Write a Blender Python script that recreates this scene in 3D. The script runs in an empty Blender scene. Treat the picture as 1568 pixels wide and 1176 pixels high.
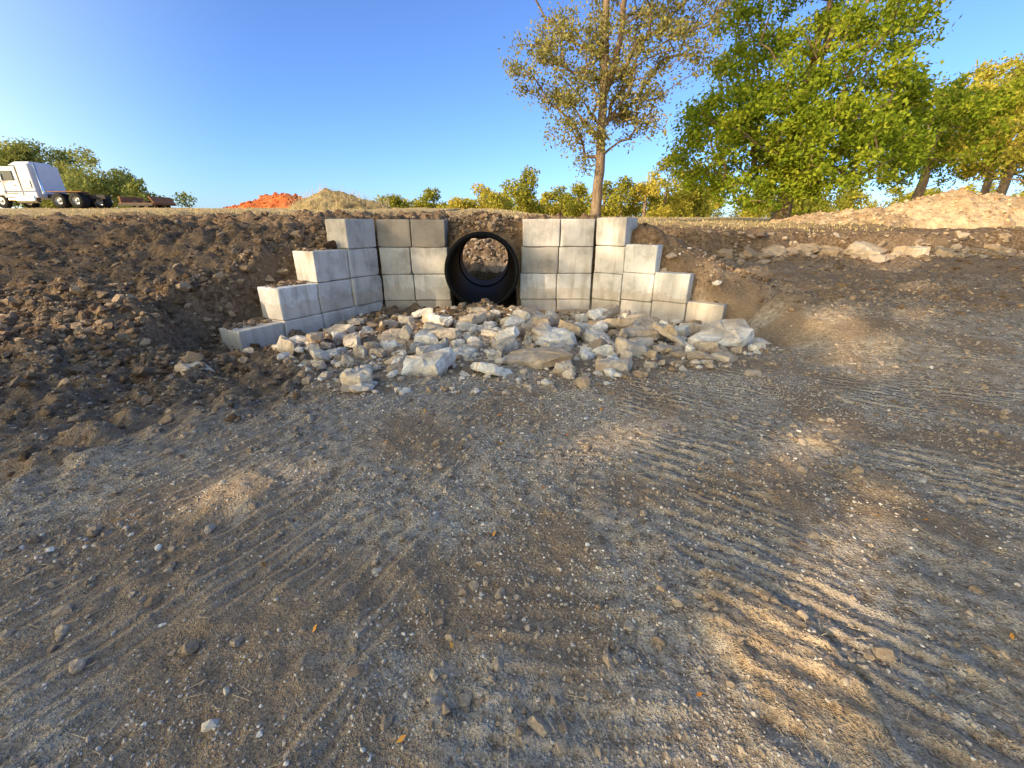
import bpy, math, numpy as np
from mathutils import Vector, Matrix, Euler
rng=np.random.default_rng(7)
scene=bpy.context.scene
# ------------------------------------------------------------------ helpers
def vn(x,y,seed=0):
    x=np.asarray(x,float); y=np.asarray(y,float)
    xi=np.floor(x).astype(np.int64); yi=np.floor(y).astype(np.int64)
    fx=x-xi; fy=y-yi
    fx=fx*fx*(3-2*fx); fy=fy*fy*(3-2*fy)
    def h(i,j):
        n=(i*374761393+j*668265263+seed*144269504)&0xffffffff
        n=((n^(n>>13))*1274126177)&0xffffffff
        return ((n^(n>>16))&0xffff)/65535.0
    a=h(xi,yi);b=h(xi+1,yi);c=h(xi,yi+1);d=h(xi+1,yi+1)
    return (a*(1-fx)+b*fx)*(1-fy)+(c*(1-fx)+d*fx)*fy
def fbm(x,y,o=4,seed=0):
    s=0;a=1;t=0
    for k in range(o):
        s=s+a*vn(x*2**k+k*17.3,y*2**k-k*9.1,seed+k); t+=a; a*=.5
    return s/t
def ss(a,b,x):
    t=np.clip((x-a)/(b-a),0,1); return t*t*(3-2*t)
def mesh_obj(name,verts,faces,mat=None,attrs=None,smooth=False,parent=None):
    verts=np.asarray(verts,np.float32); faces=np.asarray(faces,np.int32)
    k=faces.shape[1]; n=len(faces)
    me=bpy.data.meshes.new(name)
    me.vertices.add(len(verts)); me.vertices.foreach_set('co',verts.ravel())
    me.loops.add(n*k); me.loops.foreach_set('vertex_index',faces.ravel())
    me.polygons.add(n); me.polygons.foreach_set('loop_start',np.arange(0,n*k,k,dtype=np.int32))
    try: me.polygons.foreach_set('loop_total',np.full(n,k,np.int32))
    except Exception: pass
    me.update(calc_edges=True)
    me.polygons.foreach_set('use_smooth',np.full(n,smooth,bool))
    for an,(dom,val) in (attrs or {}).items():
        at=me.attributes.new(an,'FLOAT',dom); at.data.foreach_set('value',np.asarray(val,np.float32).ravel())
    me.update()
    ob=bpy.data.objects.new(name,me); scene.collection.objects.link(ob)
    if mat: me.materials.append(mat)
    if parent: ob.parent=parent
    return ob
def empty(name,loc=(0,0,0),rz=0):
    e=bpy.data.objects.new(name,None); e.location=loc; e.rotation_euler=(0,0,rz)
    e.empty_display_size=.2; scene.collection.objects.link(e); return e
class MB:
    def __init__(s,name):
        s.m=bpy.data.materials.new(name); s.m.use_nodes=True
        s.nt=s.m.node_tree; s.b=s.nt.nodes['Principled BSDF']
        s.b.inputs['Specular IOR Level'].default_value=.25
        s.geo=s.nt.nodes.new('ShaderNodeNewGeometry')
    def N(s,t,**k):
        n=s.nt.nodes.new(t)
        for a,v in k.items(): setattr(n,a,v)
        return n
    def L(s,a,b): s.nt.links.new(a,b)
    def noise(s,scale,detail=4,rough=.6,vec=None):
        n=s.N('ShaderNodeTexNoise'); n.inputs['Scale'].default_value=scale
        n.inputs['Detail'].default_value=detail; n.inputs['Roughness'].default_value=rough
        s.L(vec or s.geo.outputs['Position'],n.inputs['Vector']); return n.outputs['Fac']
    def voro(s,scale,feature='F1'):
        n=s.N('ShaderNodeTexVoronoi',feature=feature); n.inputs['Scale'].default_value=scale
        s.L(s.geo.outputs['Position'],n.inputs['Vector']); return n
    def ramp(s,fac,stops):
        r=s.N('ShaderNodeValToRGB'); e=r.color_ramp.elements
        while len(e)<len(stops): e.new(.5)
        for i,(p,c) in enumerate(stops):
            e[i].position=p
            e[i].color=(c,c,c,1) if isinstance(c,(int,float)) else (*c,1)
        s.L(fac,r.inputs['Fac']); return r.outputs['Color']
    def mix(s,f,a,b,mode='MIX'):
        m=s.N('ShaderNodeMix',data_type='RGBA',blend_type=mode)
        for sock,v in ((m.inputs[0],f),(m.inputs[6],a),(m.inputs[7],b)):
            if hasattr(v,'links') or hasattr(v,'is_output'): s.L(v,sock)
            elif isinstance(v,(int,float)): sock.default_value=v
            else: sock.default_value=(*v,1)
        return m.outputs[2]
    def math(s,op,a,b=0.0):
        m=s.N('ShaderNodeMath',operation=op)
        for i,v in enumerate((a,b)):
            if isinstance(v,(int,float)): m.inputs[i].default_value=v
            else: s.L(v,m.inputs[i])
        return m.outputs[0]
    def attr(s,name):
        a=s.N('ShaderNodeAttribute',attribute_name=name); return a.outputs['Fac']
    def bump(s,h,strength=.5,dist=.02):
        b=s.N('ShaderNodeBump'); b.inputs['Strength'].default_value=strength; b.inputs['Distance'].default_value=dist
        s.L(h,b.inputs['Height'])
        s.L(b.outputs[0],s.b.inputs['Normal'])
    def color(s,c):
        if isinstance(c,tuple): s.b.inputs['Base Color'].default_value=(*c,1)
        else: s.L(c,s.b.inputs['Base Color'])
    def rough(s,r): s.b.inputs['Roughness'].default_value=r; return s
def simple(name,col,rough=.6,metal=0,var=.15,scale=3):
    m=MB(name); n=m.noise(scale,2)
    lo=tuple(c*(1-var) for c in col); hi=tuple(min(1,c*(1+var)) for c in col)
    m.color(m.ramp(n,[(.35,lo),(.65,hi)])); m.rough(rough); m.b.inputs['Metallic'].default_value=metal
    return m.m

# ------------------------------------------------------------------ sun and sky
EL=math.radians(22)
SAZ=np.array([-.80,-.60])
S=np.array([SAZ[0]*math.cos(EL),SAZ[1]*math.cos(EL),math.sin(EL)])
world=bpy.data.worlds.new("World"); scene.world=world; world.use_nodes=True
nt=world.node_tree; bg=nt.nodes['Background']
sky=nt.nodes.new('ShaderNodeTexSky'); sky.sky_type='NISHITA'; sky.sun_disc=False
sky.sun_elevation=EL; sky.sun_rotation=math.atan2(SAZ[0],SAZ[1])%(2*math.pi)
sky.air_density=1.0; sky.dust_density=.5; sky.ozone_density=3.0
tc=nt.nodes.new('ShaderNodeTexCoord')
def wl(a,b): nt.links.new(a,b)
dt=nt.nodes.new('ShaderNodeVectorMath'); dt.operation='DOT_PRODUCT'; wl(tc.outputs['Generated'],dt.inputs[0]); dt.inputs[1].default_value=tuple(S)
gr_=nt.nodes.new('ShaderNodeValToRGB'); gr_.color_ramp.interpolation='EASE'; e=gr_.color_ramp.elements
e[0].position=.46; e[0].color=(.62,.73,.93,1); e[1].position=.94; e[1].color=(3.7,2.5,1.25,1)  # added glow: sky boosted and warmed toward the sun to brighten the ground
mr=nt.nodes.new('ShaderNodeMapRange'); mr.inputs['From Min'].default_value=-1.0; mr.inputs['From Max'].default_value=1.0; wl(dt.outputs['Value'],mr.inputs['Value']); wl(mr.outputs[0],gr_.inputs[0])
sx_=nt.nodes.new('ShaderNodeSeparateXYZ'); wl(tc.outputs['Generated'],sx_.inputs[0])
gz=nt.nodes.new('ShaderNodeValToRGB'); gz.color_ramp.interpolation='EASE'; e=gz.color_ramp.elements
e[0].position=.0; e[0].color=(.80,.92,1.12,1); e[1].position=.45; e[1].color=(.86,.90,1.02,1)
wl(sx_.outputs['Z'],gz.inputs[0])
def wmul(a,b):
    m=nt.nodes.new('ShaderNodeMix'); m.data_type='RGBA'; m.blend_type='MULTIPLY'; m.inputs[0].default_value=1
    wl(a,m.inputs[6]); wl(b,m.inputs[7]); return m.outputs[2]
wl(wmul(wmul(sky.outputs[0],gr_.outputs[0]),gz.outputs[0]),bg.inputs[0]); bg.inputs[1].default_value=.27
sl=bpy.data.lights.new('sun','SUN'); sl.energy=5; sl.angle=math.radians(.4); sl.color=(1,.80,.54)
so=bpy.data.objects.new('sun',sl); scene.collection.objects.link(so)
so.rotation_euler=Vector(S).to_track_quat('Z','Y').to_euler(); so.location=(-30,-25,30)
# ------------------------------------------------------------------ camera
cam=bpy.data.cameras.new('camera'); co=bpy.data.objects.new('camera',cam); scene.collection.objects.link(co)
cam.sensor_width=36; cam.lens=14.69; cam.clip_end=2000; cam.clip_start=.05
co.location=(0,0,1.65); co.rotation_euler=(math.radians(90-20.8),0,0)
scene.camera=co
scene.view_settings.view_transform='Standard'; scene.view_settings.look='None'; scene.view_settings.exposure=0

# ------------------------------------------------------------------ terrain
def dipf(x,y):
    return ss(14.2,15.0,y)*(1-ss(15.6,20.5,y))*(ss(-6.5,-4.5,x))*(1-ss(1.0,2.6,x))
def base(x,y):
    I=np.interp
    PL=I(y,[4.4,5.6,6.3,8,10.3,12,35,80,400],[0,.28,.48,.82,1.6,1.8,2.85,3.1,3.3])
    sc=12.0+1.0*(fbm(x*.35,y*0+3,3,5)-.5)
    PR=I(y,[4,9,11.9],[0,.6,.95])+.5*ss(sc-.1,sc+.25,y)+I(y,[12.3,14,35,400],[0,.12,.75,1.2])
    zin=I(y,[0,3,6,7,9.9],[0,0,-.15,-.25,-.26])
    zin=zin-.15*np.exp(-((x+4.3)/1.0)**2-((y-7.0)/1.3)**2)
    bl=I(y,[0,5,6.6,6.95,10,10.3],[-4.6,-4.6,-4.85,-4.95,-3.35,-3.3])
    wl=I(y,[5,6.9,7.2],[1.6,.8,.22])
    a=ss(0,1,(bl-x)/wl)
    NL=I(y,[6.0,7,7.9,8.8,9.6,10.5],[-.1,-.26,-.08,.5,1.3,1.72])
    jag=.7*(fbm(x*1.3,y*1.3,3,77)-.5)
    k=ss(.62,.92,bl-x+jag)
    out=np.where(y>6.0,NL*(1-k)+PL*k,PL)
    z=zin*(1-a)+out*a
    br=I(y,[0,5,8.0,8.3,10.1],[4.0,4.1,4.3,4.45,2.15])
    wr=I(y,[5,8,8.4],[2.0,.8,.25])
    a=ss(0,1,(x-br)/wr)
    NR=I(y,[7,8.3,8.75,9.2,9.65,10.2],[.0,.12,.6,1.1,1.55,1.7])
    k=ss(.5,1.8,x-br)
    k=np.where(y<8.0,1,k)
    out=NR*(1-k)+PR*k
    z=z*(1-a)+out*a
    m=ss(-2,4,x)
    top=I(y,[10,12,14,35,80,400],[1.70,1.8,1.85,2.85,3.1,3.3])*(1-m)+np.where(x>5,PR,I(y,[10,14,35,400],[1.7,1.72,2.2,2.65]))*m
    w=ss(10.12,10.5,y)*ss(-4.2,-3.2,x)*(1-ss(2.2,5.5,x))
    z=z*(1-w)+top*w
    t=ss(-1.95,-1.75,x)*(1-ss(.2,.4,x))*ss(9.9,10.1,y)*(1-ss(14.6,15,y))
    z=z*(1-t)+(-.28)*t
    d=dipf(x,y)
    z=z*(1-d)+(.05)*d
    return z
def bankw(x,y):
    z=base(x,y)
    b=ss(.12,.5,z)
    b=np.maximum(b, ss(2.4,4.2,-x+.15*y+1.6*(fbm(x*.7,y*.7,3,9)-.5))*.9*ss(1.5,4,y))
    b=np.maximum(b, .5*ss(-3.2,-4.2,x)*ss(6,7,y))
    b=b*(1-.40*ss(3,5,x)*(1-ss(10,12,y)))
    return np.clip(b,0,1)
def clay_sunlitf(x,y):
    n=1.0*(fbm(x*5,y*5,3,31)-.5)
    a=1-ss(.7,1.0,np.sqrt(((x-1.10)/.30)**2+((y-1.25)/.45)**2)+n*.7)
    e=ss(-.01,.02,-( (x-1.13)*.88+(y-1.68)*.47 )+ .0+ .05*(fbm(x*9,y*9,2,3)-.5)*2)
    c=a*e
    for (cx,cy,r) in [(2.53,2.98,.2),(2.5,2.4,.22),(4.5,5.5,.4),(4.8,6.6,.4),(-1.83,2.32,.25)]:  # further tan spots sit on the sun patches, warm light painted in
        c=np.maximum(c,.8*(1-ss(.5,1.1,np.hypot(x-cx,y-cy)/r+n*.9)))
    return c
def track_field(x,y):
    """ridges left by the machine's tracks: several straight passes in different directions"""
    n=.10*(fbm(x*.8,y*.8,2,201)-.5)
    q=x+.9*(fbm(x*.6,y*.6,2,205)-.5)-.10*(y-1)
    wL=1-ss(-.75,-.60,q); wR=ss(.75,.90,q); wC=ss(-.45,-.30,q)*(1-ss(.45,.60,q))
    dL=.90*x-.44*y; dR=.62*x+.78*y; dC=.13*x+.99*y
    rw=np.where(q<-.52,dL,np.where(q>.68,dR,dC))+n
    return rw,np.clip(wL+wR+wC*.6,0,1)
def trackm(x,y):
    b=bankw(x,y)
    return ss(.38,.52,fbm(x*.9+5,y*.9,3,12))*(1-ss(4.5,6.5,y))*(1-.7*b)*track_field(x,y)[1]
def H(x,y):
    x=np.asarray(x,float);y=np.asarray(y,float)
    z=base(x,y)
    b=bankw(x,y)
    near=1-ss(14,30,np.hypot(x,y))
    z=z+ (.07+.18*b)*(fbm(x*.55,y*.55,3,1)-.5)
    lump=np.abs(fbm(x*2.2,y*2.2,4,2)-.5)*2
    lb=b*(1-.50*ss(3,5,x))
    z=z+near*(.035+.34*lb)*(lump-.25)
    z=z+near*(.038+.12*lb)*(fbm(x*7,y*7,3,4)-.5)
    z=z+near*(.022+.04*lb)*(fbm(x*20,y*20,2,8)-.5)
    z=z+trackm(x,y)*.009*np.sin(2*math.pi*track_field(x,y)[0]/.132)*(.3+1.3*vn(x*5,y*5,14))
    z=z+.045*clay_sunlitf(x,y)
    z=z+.24*np.exp(-((x+.65)/.85)**2-((y-9.40)/.40)**2)*(y<9.95)
    return z
def steps(segs):
    out=[segs[0][0]]
    for a,b,s0,s1 in segs:
        p=a
        while p<b-1e-6:
            t=(p-a)/(b-a); st=s0*(s1/s0)**t
            p=min(b,p+st); out.append(p)
    return np.array(out)
xp=steps([(0,2.4,.022,.028),(2.4,9,.032,.065),(9,18,.09,.2),(18,60,.3,1.5),(60,700,3,50)])
xn=-xp[1:][::-1]
xs=np.concatenate([xn,xp])
ys=np.concatenate([-steps([(-.3,6,.12,.5),(6,60,1,8)])[1:][::-1],steps([(.3,4,.020,.030),(4,12.8,.033,.055),(12.8,24,.1,.25),(24,60,.4,1.5),(60,900,3,60)])])
X,Y=np.meshgrid(xs,ys)
Z=H(X,Y)
nx,ny=len(xs),len(ys)
idx=np.arange(nx*ny).reshape(ny,nx)
F=np.stack([idx[:-1,:-1],idx[:-1,1:],idx[1:,1:],idx[1:,:-1]],-1).reshape(-1,4)
V=np.stack([X,Y,Z],-1).reshape(-1,3)
grassw=ss(13.0,17,Y+3*(fbm(X*.4,Y*.4,3,20)-.5)+.0*X)
dd=ss(14.2,15.0,Y)*(1-ss(18,22,Y))*(ss(-7.5,-5.5,X))*(1-ss(1.4,3.4,X))
grassw=grassw*(1-dd)
N1=fbm(X*1.3,Y*1.3,4,200)
RW=track_field(X,Y)[0]
TRK=trackm(X,Y)*ss(.30,.56,fbm(X*4,Y*4,3,202))
G=MB('ground_dirt'); G.rough(.95); G.b.inputs['Specular IOR Level'].default_value=.1
n1=G.attr('n1'); n2=G.noise(13,5,.80); n3=G.noise(75,2,.7)  # n2 lows are darkened below, painting shade into the crevices
gravel=G.ramp(n2,[(.36,(.215,.152,.096)),(.46,(.40,.318,.232)),(.54,(.53,.438,.335)),(.66,(.68,.58,.465))])
gravel=G.mix(G.ramp(n1,[(.42,0.0),(.58,.85)]),gravel,(.36,.252,.160))
vor=G.voro(62); vf=G.ramp(vor.outputs['Distance'],[(.15,1.0),(.5,.0)])
spk=G.math('MULTIPLY',G.ramp(vor.outputs['Color'],[(.55,0.0),(.72,1.0)]),vf)
spk=G.math('MULTIPLY',spk,G.ramp(n1,[(.42,.85),(.58,.1)]))
gravel=G.mix(spk,gravel,(.82,.73,.62))
brown=G.ramp(n2,[(.36,(.085,.050,.028)),(.47,(.205,.135,.080)),(.56,(.30,.206,.128)),(.68,(.43,.315,.21))])
brown=G.mix(G.ramp(n1,[(.4,0.0),(.7,.5)]),brown,(.30,.215,.145))
c=G.mix(G.attr('bank'),gravel,brown)
clay_sunlit=G.ramp(n2,[(.36,(.38,.25,.14)),(.62,(.68,.50,.32))])
c=G.mix(G.attr('clay_sunlit'),c,clay_sunlit)
gr=G.ramp(n2,[(.35,(.38,.29,.12)),(.5,(.54,.40,.21)),(.66,(.62,.48,.30))])
c=G.mix(G.attr('grass'),c,gr)
c=G.mix(1.0,c,G.ramp(n3,[(.3,.56),(.5,.98),(.7,1.25)]),'MULTIPLY')  # fine-grain tone, its lows painted dark as crevice shade
wv=G.math('SINE',G.math('MULTIPLY',G.attr('rw'),2*math.pi/.066))
wv=G.math('MULTIPLY',G.math('ADD',G.math('MULTIPLY',wv,.5),.5),G.attr('track'))
c=G.mix(G.math('MULTIPLY',wv,.30),c,(.66,.56,.45))  # pale dusty crests; the darker valleys are painted ridge shade
G.color(c)
hb=G.math('ADD',G.math('MULTIPLY',n2,1.15),G.math('MULTIPLY',n3,.45))
hb=G.math('ADD',hb,G.math('MULTIPLY',spk,.35))
hb=G.math('ADD',hb,G.math('MULTIPLY',wv,.55))
G.bump(hb,1.0,.05)
mesh_obj('ground',V,F,G.m,{'bank':('POINT',bankw(X,Y)),'clay_sunlit':('POINT',clay_sunlitf(X,Y)),'grass':('POINT',grassw),'track':('POINT',TRK),'n1':('POINT',N1),'rw':('POINT',RW)},smooth=True)

# ------------------------------------------------------------------ stones
def ico(sub=0):
    import bmesh
    bm=bmesh.new(); bmesh.ops.create_icosphere(bm,subdivisions=sub+1,radius=1)
    v=np.array([p.co[:] for p in bm.verts]); f=np.array([[q.index for q in p.verts] for p in bm.faces]); bm.free(); return v,f
def scatter(name,P,size,mat,sub=0,flat=.7,rough=.28,nvar=12,seed=1,sink=.25,clump=None):
    r=np.random.default_rng(seed)
    v0,f0=ico(sub); vars_=[]
    for k in range(nvar):
        d=v0*(1+rough*r.uniform(-1,1,(len(v0),1))); 
        d=d*np.array([r.uniform(.7,1.25),r.uniform(.7,1.1),r.uniform(.6,1.)])
        for q in range(5):
            nrm=r.normal(size=3); nrm/=np.linalg.norm(nrm); h=r.uniform(.35,.75)
            dd_=d@nrm-h; d=d-np.outer(np.clip(dd_,0,None),nrm)
        vars_.append(d)
    vars_=np.array(vars_)
    n=len(P); vi=r.integers(0,nvar,n)
    vv=vars_[vi]*size[:,None,None]
    vv[:,:,2]*=flat
    a=r.uniform(0,2*math.pi,n); ca,sa=np.cos(a)[:,None],np.sin(a)[:,None]
    tx=r.normal(0,.3,n)[:,None]
    x,y,z=vv[:,:,0],vv[:,:,1],vv[:,:,2]
    y,z=y*np.cos(tx)-z*np.sin(tx),y*np.sin(tx)+z*np.cos(tx)
    x,y=x*ca-y*sa,x*sa+y*ca
    Vv=np.stack([x,y,z],-1)+P[:,None,:]
    Vv[:,:,2]+=(size*flat*(.5-sink))[:,None]
    Ff=(f0[None]+ (np.arange(n)*len(v0))[:,None,None]).reshape(-1,3)
    tint=np.repeat(r.uniform(0,1,n),len(f0))
    return mesh_obj(name,Vv.reshape(-1,3),Ff,mat,{'tint':('FACE',tint)})
def stone_mat(name,stops,scale=40,bs=.5,rough=.9,dust=None):
    m=MB(name); m.rough(rough); m.b.inputs['Specular IOR Level'].default_value=.15
    c=m.ramp(m.attr('tint'),stops); n=m.noise(scale,3,.7)
    c=m.mix(1.0,c,m.ramp(n,[(.3,.62),(.7,1.2)]),'MULTIPLY')
    if dust:
        c=m.mix(m.ramp(m.noise(scale*.12,4,.6),[(.46,0.0),(.62,.8)]),c,dust)
    m.color(c); m.bump(n,bs,.4/scale); return m.m
Mgrav=stone_mat('gravel_stone',[(0,(.30,.225,.155)),(.4,(.47,.385,.30)),(.82,(.64,.56,.46)),(1,(.82,.75,.66))],120,.3)
Mclod=stone_mat('dirt_clod',[(0,(.12,.075,.042)),(.5,(.24,.162,.10)),(1,(.43,.31,.20))],45,.8)
Mclodg=stone_mat('grey_clod',[(0,(.24,.172,.115)),(1,(.48,.38,.28))],45,.8)
def pts(n,x0,x1,ymin,ymax,dens,seed,power=1.0):
    r=np.random.default_rng(seed)
    x=r.uniform(x0,x1,n); y=ymin+(ymax-ymin)*r.uniform(0,1,n)**power
    k=r.uniform(0,1,n)<dens(x,y); x=x[k];y=y[k]
    return x,y
def gd(x,y):
    g=ss(.42,.60,fbm(x*1.3,y*1.3,3,40))
    return np.clip((.15+.85*g)*(1-.85*bankw(x,y))*np.exp(-((x-.2)/2.2)**2*.6)+.05,0,1)*(1-.7*clay_sunlitf(x,y))
x,y=pts(110000,-5,6,.35,5.0,gd,50,1.3)
sz=.0040*np.exp(np.random.default_rng(3).normal(0,.5,len(x)))+.0010*y
scatter('gravel',np.stack([x,y,H(x,y)],-1),sz,Mgrav,0,.75,.25,seed=4,sink=.4)
x,y=pts(7000,-9,10,.6,9.0,lambda x,y:.2+.5*(1-bankw(x,y)),51)
sz=.007*np.exp(np.random.default_rng(5).normal(0,.5,len(x)))+.0012*y
scatter('gravel',np.stack([x,y,H(x,y)],-1),sz,Mgrav,1,.6,.2,seed=6,sink=.4)
x,y=pts(38000,-7,9,.5,9,lambda x,y:ss(.42,.60,fbm(x*1.6,y*1.6,3,60))*.9+.1,52)
sz=np.minimum(.011*np.exp(np.random.default_rng(7).normal(0,.6,len(x))),.042)
scatter('dirt_clods',np.stack([x,y,H(x,y)],-1),sz,Mclodg,1,.7,.28,seed=8,sink=.4)
def inside(x,y):
    return ((x>-4.4)&(x<4.0)&(y>5.2)&(y<10.1))
def bd(x,y):
    w=bankw(x,y)*(1-inside(x,y)*1.0)
    w=w*(.2+.8*ss(.42,.62,fbm(x*1.1,y*1.1,3,61)))
    w=w*(1-ss(11.8,13.5,y))
    return w*np.where(x<0,1,.7)
x,y=pts(64000,-17,15,2.2,13.5,bd,53)
sz=np.minimum(.021*np.exp(np.random.default_rng(9).normal(0,.62,len(x))),.10)
scatter('dirt_clods',np.stack([x,y,H(x,y)],-1),sz,Mclod,1,.75,.30,seed=10,sink=.42)
r=np.random.default_rng(11)
n=3800; x=r.normal(-7.0,1.7,n); y=r.normal(5.9,.9,n); k=(x<-4.2)&(x>-12); x=x[k];y=y[k]
scatter('dirt_clods',np.stack([x,y,H(x,y)],-1),np.minimum(.030*np.exp(r.normal(0,.6,len(x))),.12),Mclod,1,.8,.32,seed=12,sink=.35)
L=[]
for _ in range(620):
    t=r.uniform(0,1); px=-3.6-1.6*t; py=10-3.0*t
    L.append((px-r.uniform(.1,.9),py+r.uniform(-.1,.6)))
for _ in range(620): L.append((r.normal(-.9,1.0),r.normal(9.25,.35)))
for _ in range(600): L.append((r.normal(-2.0,.8),r.normal(8.6,.6)))
for _ in range(300):
    t=r.uniform(0,1); L.append((2.6+2.1*t+r.uniform(.2,.7),10-1.6*t+r.uniform(.2,.6)))
for _ in range(300): L.append((r.uniform(-4.6,-2.8),r.uniform(5.0,7.0)))
L=np.array(L); 
k=~((L[:,1]>9.75)&(np.abs(L[:,0]+.7)<.9)); L=L[k]
scatter('dirt_clods',np.stack([L[:,0],L[:,1],H(L[:,0],L[:,1])],-1),.040*np.exp(r.normal(0,.45,len(L))),Mclod,1,.8,.30,seed=13)
n=500; x=r.uniform(-3.2,1.6,n); y=r.uniform(16.5,20,n)
scatter('dirt_clods',np.stack([x,y,H(x,y)],-1),.07*np.exp(r.normal(0,.5,n)),Mclodg,1,.8,.24,seed=14)

# ------------------------------------------------------------------ slabs of riprap
Mrip=stone_mat('limestone_slab',[(0,(.42,.32,.225)),(.35,(.60,.51,.405)),(.8,(.74,.665,.56)),(1,(.84,.78,.69))],9,.8,.9,dust=(.42,.30,.185))
Mledge=stone_mat('buried_limestone',[(0,(.28,.19,.115)),(.5,(.42,.32,.215)),(1,(.66,.56,.43))],7,.9,.9,dust=(.34,.24,.15))
def slabs(name,items,mat,seed):
    r=np.random.default_rng(seed); VV=[];FF=[];TT=[];off=0
    for (cx,cy,cz,a,b,c,rz,tx,ty,tint) in items:
        m=16; nc=r.integers(4,8)
        ca=np.sort(np.linspace(0,2*math.pi,nc,endpoint=False)+r.uniform(-.4,.4,nc)); cr=r.uniform(.72,1.2,nc)
        cp=np.stack([np.cos(ca)*cr,np.sin(ca)*cr],-1)
        per=np.concatenate([cp,cp[:1]]); seg=np.linalg.norm(np.diff(per,axis=0),axis=1); cum=np.concatenate([[0],np.cumsum(seg)])
        s=np.sort((np.arange(m)+r.uniform(-.25,.25,m))/m*cum[-1])%cum[-1]; s=np.sort(s)
        for q in cum[:-1]:
            i_=int(np.argmin(np.abs(s-q))); s[i_]=q
        s=np.sort(s)
        ring=np.stack([np.interp(s,cum,per[:,0]),np.interp(s,cum,per[:,1])],-1)
        rings=[]; tl=r.normal(0,.18,2)
        for (sc,zz,jj) in [(.86,-.5,.04),(.99,-.32,.06),(1.0,.0,.07),(.96,.32,.06),(.87,.46,.06),(.48,.54,.12)]:
            q=ring*sc*(1+r.uniform(-jj,jj,(m,1)))
            zq=np.full((m,1),zz)+r.uniform(-.10,.10,(m,1))+ (q@tl)[:,None]*(zz>0)
            rings.append(np.concatenate([q,zq],1))
        P=np.concatenate(rings+[np.array([[0,0,.52+r.uniform(-.14,.14)]])])
        P=P*np.array([a/2,b/2,c])
        M=np.array(Euler((tx,ty,rz)).to_matrix())
        P=P@M.T+np.array([cx,cy,cz])
        f=[]
        for k in range(5):
            for i in range(m):
                j=(i+1)%m; A,B,C,D=k*m+i,k*m+j,(k+1)*m+j,(k+1)*m+i
                f+= [(A,B,C),(A,C,D)]
        for i in range(m): f.append((5*m+i,5*m+(i+1)%m,6*m))
        VV.append(P);FF.append(np.array(f)+off);TT+= [tint]*len(f);off+=len(P)
    return mesh_obj(name,np.concatenate(VV),np.concatenate(FF),mat,{'tint':('FACE',TT)})
items=[]; placed=[(3.5,6.75,1.2),(2.3,7.0,.9)]
r=np.random.default_rng(21)
tries=0
while len(items)<128 and tries<16000:
    tries+=1
    x=r.uniform(-3.4,4.0); y=r.uniform(4.5,9.3)
    lo=np.interp(x,[-4,-3.2,-1.8,0,1.8,3.2,4],[6.5,5.8,4.9,4.8,5.1,5.8,6.4])
    hi=np.interp(x,[-4,-3.2,-1.6,.2,1.5,3,4],[7.0,8.3,9.2,9.3,9.3,8.6,7.8])
    if y<lo or y>hi: continue
    a=r.choice([r.uniform(.2,.42),r.uniform(.45,.78),r.uniform(.78,1.05)],p=[.33,.42,.25])*(1 if y<8 else .85)
    if y<5.7 and r.uniform()<.6: continue
    if any((x-q[0])**2+(y-q[1])**2<(.38*(a+q[2]))**2 for q in placed): continue
    placed.append((x,y,a))
    h=float(H(x,y))
    c=r.uniform(.10,.24)*(.5+.6*a)
    items.append((x,y,h+c*.32,a,a*r.uniform(.5,.85),c,r.uniform(0,3.14),r.normal(.07,.13),r.normal(0,.13),r.uniform(.05,1)))
for i in range(36):
    x=r.uniform(-1.9,3.0); y=r.uniform(6.5,8.9); a=r.uniform(.3,.75)
    items.append((x,y,float(H(x,y))+.14+r.uniform(0,.06),a,a*.65,r.uniform(.09,.2),r.uniform(0,3.14),r.normal(.14,.26),r.normal(0,.22),r.uniform(0,1)))
items+= [(3.5,6.75,float(H(3.5,6.75))+.16,1.2,.75,.28,.45,.16,-.14,.95),
         (2.3,7.0,float(H(2.3,7.0))+.16,1.05,.5,.18,.1,.05,.03,.25),
         (-1.75,4.45,float(H(-1.75,4.45))+.07,.42,.32,.22,.5,.2,.1,.5),
         (-4.1,5.05,float(H(-4.1,5.05))+.04,.5,.36,.16,.2,.1,.1,.3)]
slabs('riprap_rock_pile',items,Mrip,22)
led=[]
for x_,a_,h_,t_ in [(5.6,.4,.12,.4),(6.3,.5,.14,.2),(7.1,.6,.16,.6),(7.9,1.0,.20,.45),(8.6,.7,.17,.3),(9.5,1.6,.26,.8),(10.6,1.0,.28,.95),(11.4,.6,.16,.5),(12.4,.5,.14,.3),(13.3,.8,.17,.4),(14.4,.6,.15,.6)]:
    y_=11.9+.9*(float(fbm(np.array(x_*.35),np.array(3.),3,5))-.5)-r.uniform(0,.3)
    led.append((x_,y_,float(base(np.array(x_),np.array(y_)))+.06,a_,.7,h_,r.uniform(-.4,.4),r.normal(.35,.2),r.normal(0,.18),t_))
slabs('limestone_ledge',led,Mledge,23)
n=900; x=r.uniform(5,15,n); y=11.7+.9*(fbm(x*.35,x*0+3,3,5)-.5)+r.normal(0,.28,n)
scatter('dirt_clods',np.stack([x,y,H(x,y)],-1),.055*np.exp(r.normal(0,.55,n)),Mclodg,1,.7,.28,seed=15,sink=.35)
n=3400; x=r.uniform(-4.1,4.2,n); y=r.uniform(4.0,9.4,n)
k=(y>np.interp(x,[-4,-3.2,-1.8,0,1.8,3.2,4],[6.0,5.2,4.2,4.2,4.7,5.4,6.1])); x=x[k];y=y[k]
Mrub=stone_mat('rubble',[(0,(.30,.21,.135)),(.6,(.54,.44,.33)),(1,(.76,.68,.58))],30,.5)
scatter('rubble',np.stack([x,y,H(x,y)],-1),.034*np.exp(r.normal(0,.6,len(x))),Mrub,1,.7,.24,seed=24,sink=.1)
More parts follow.
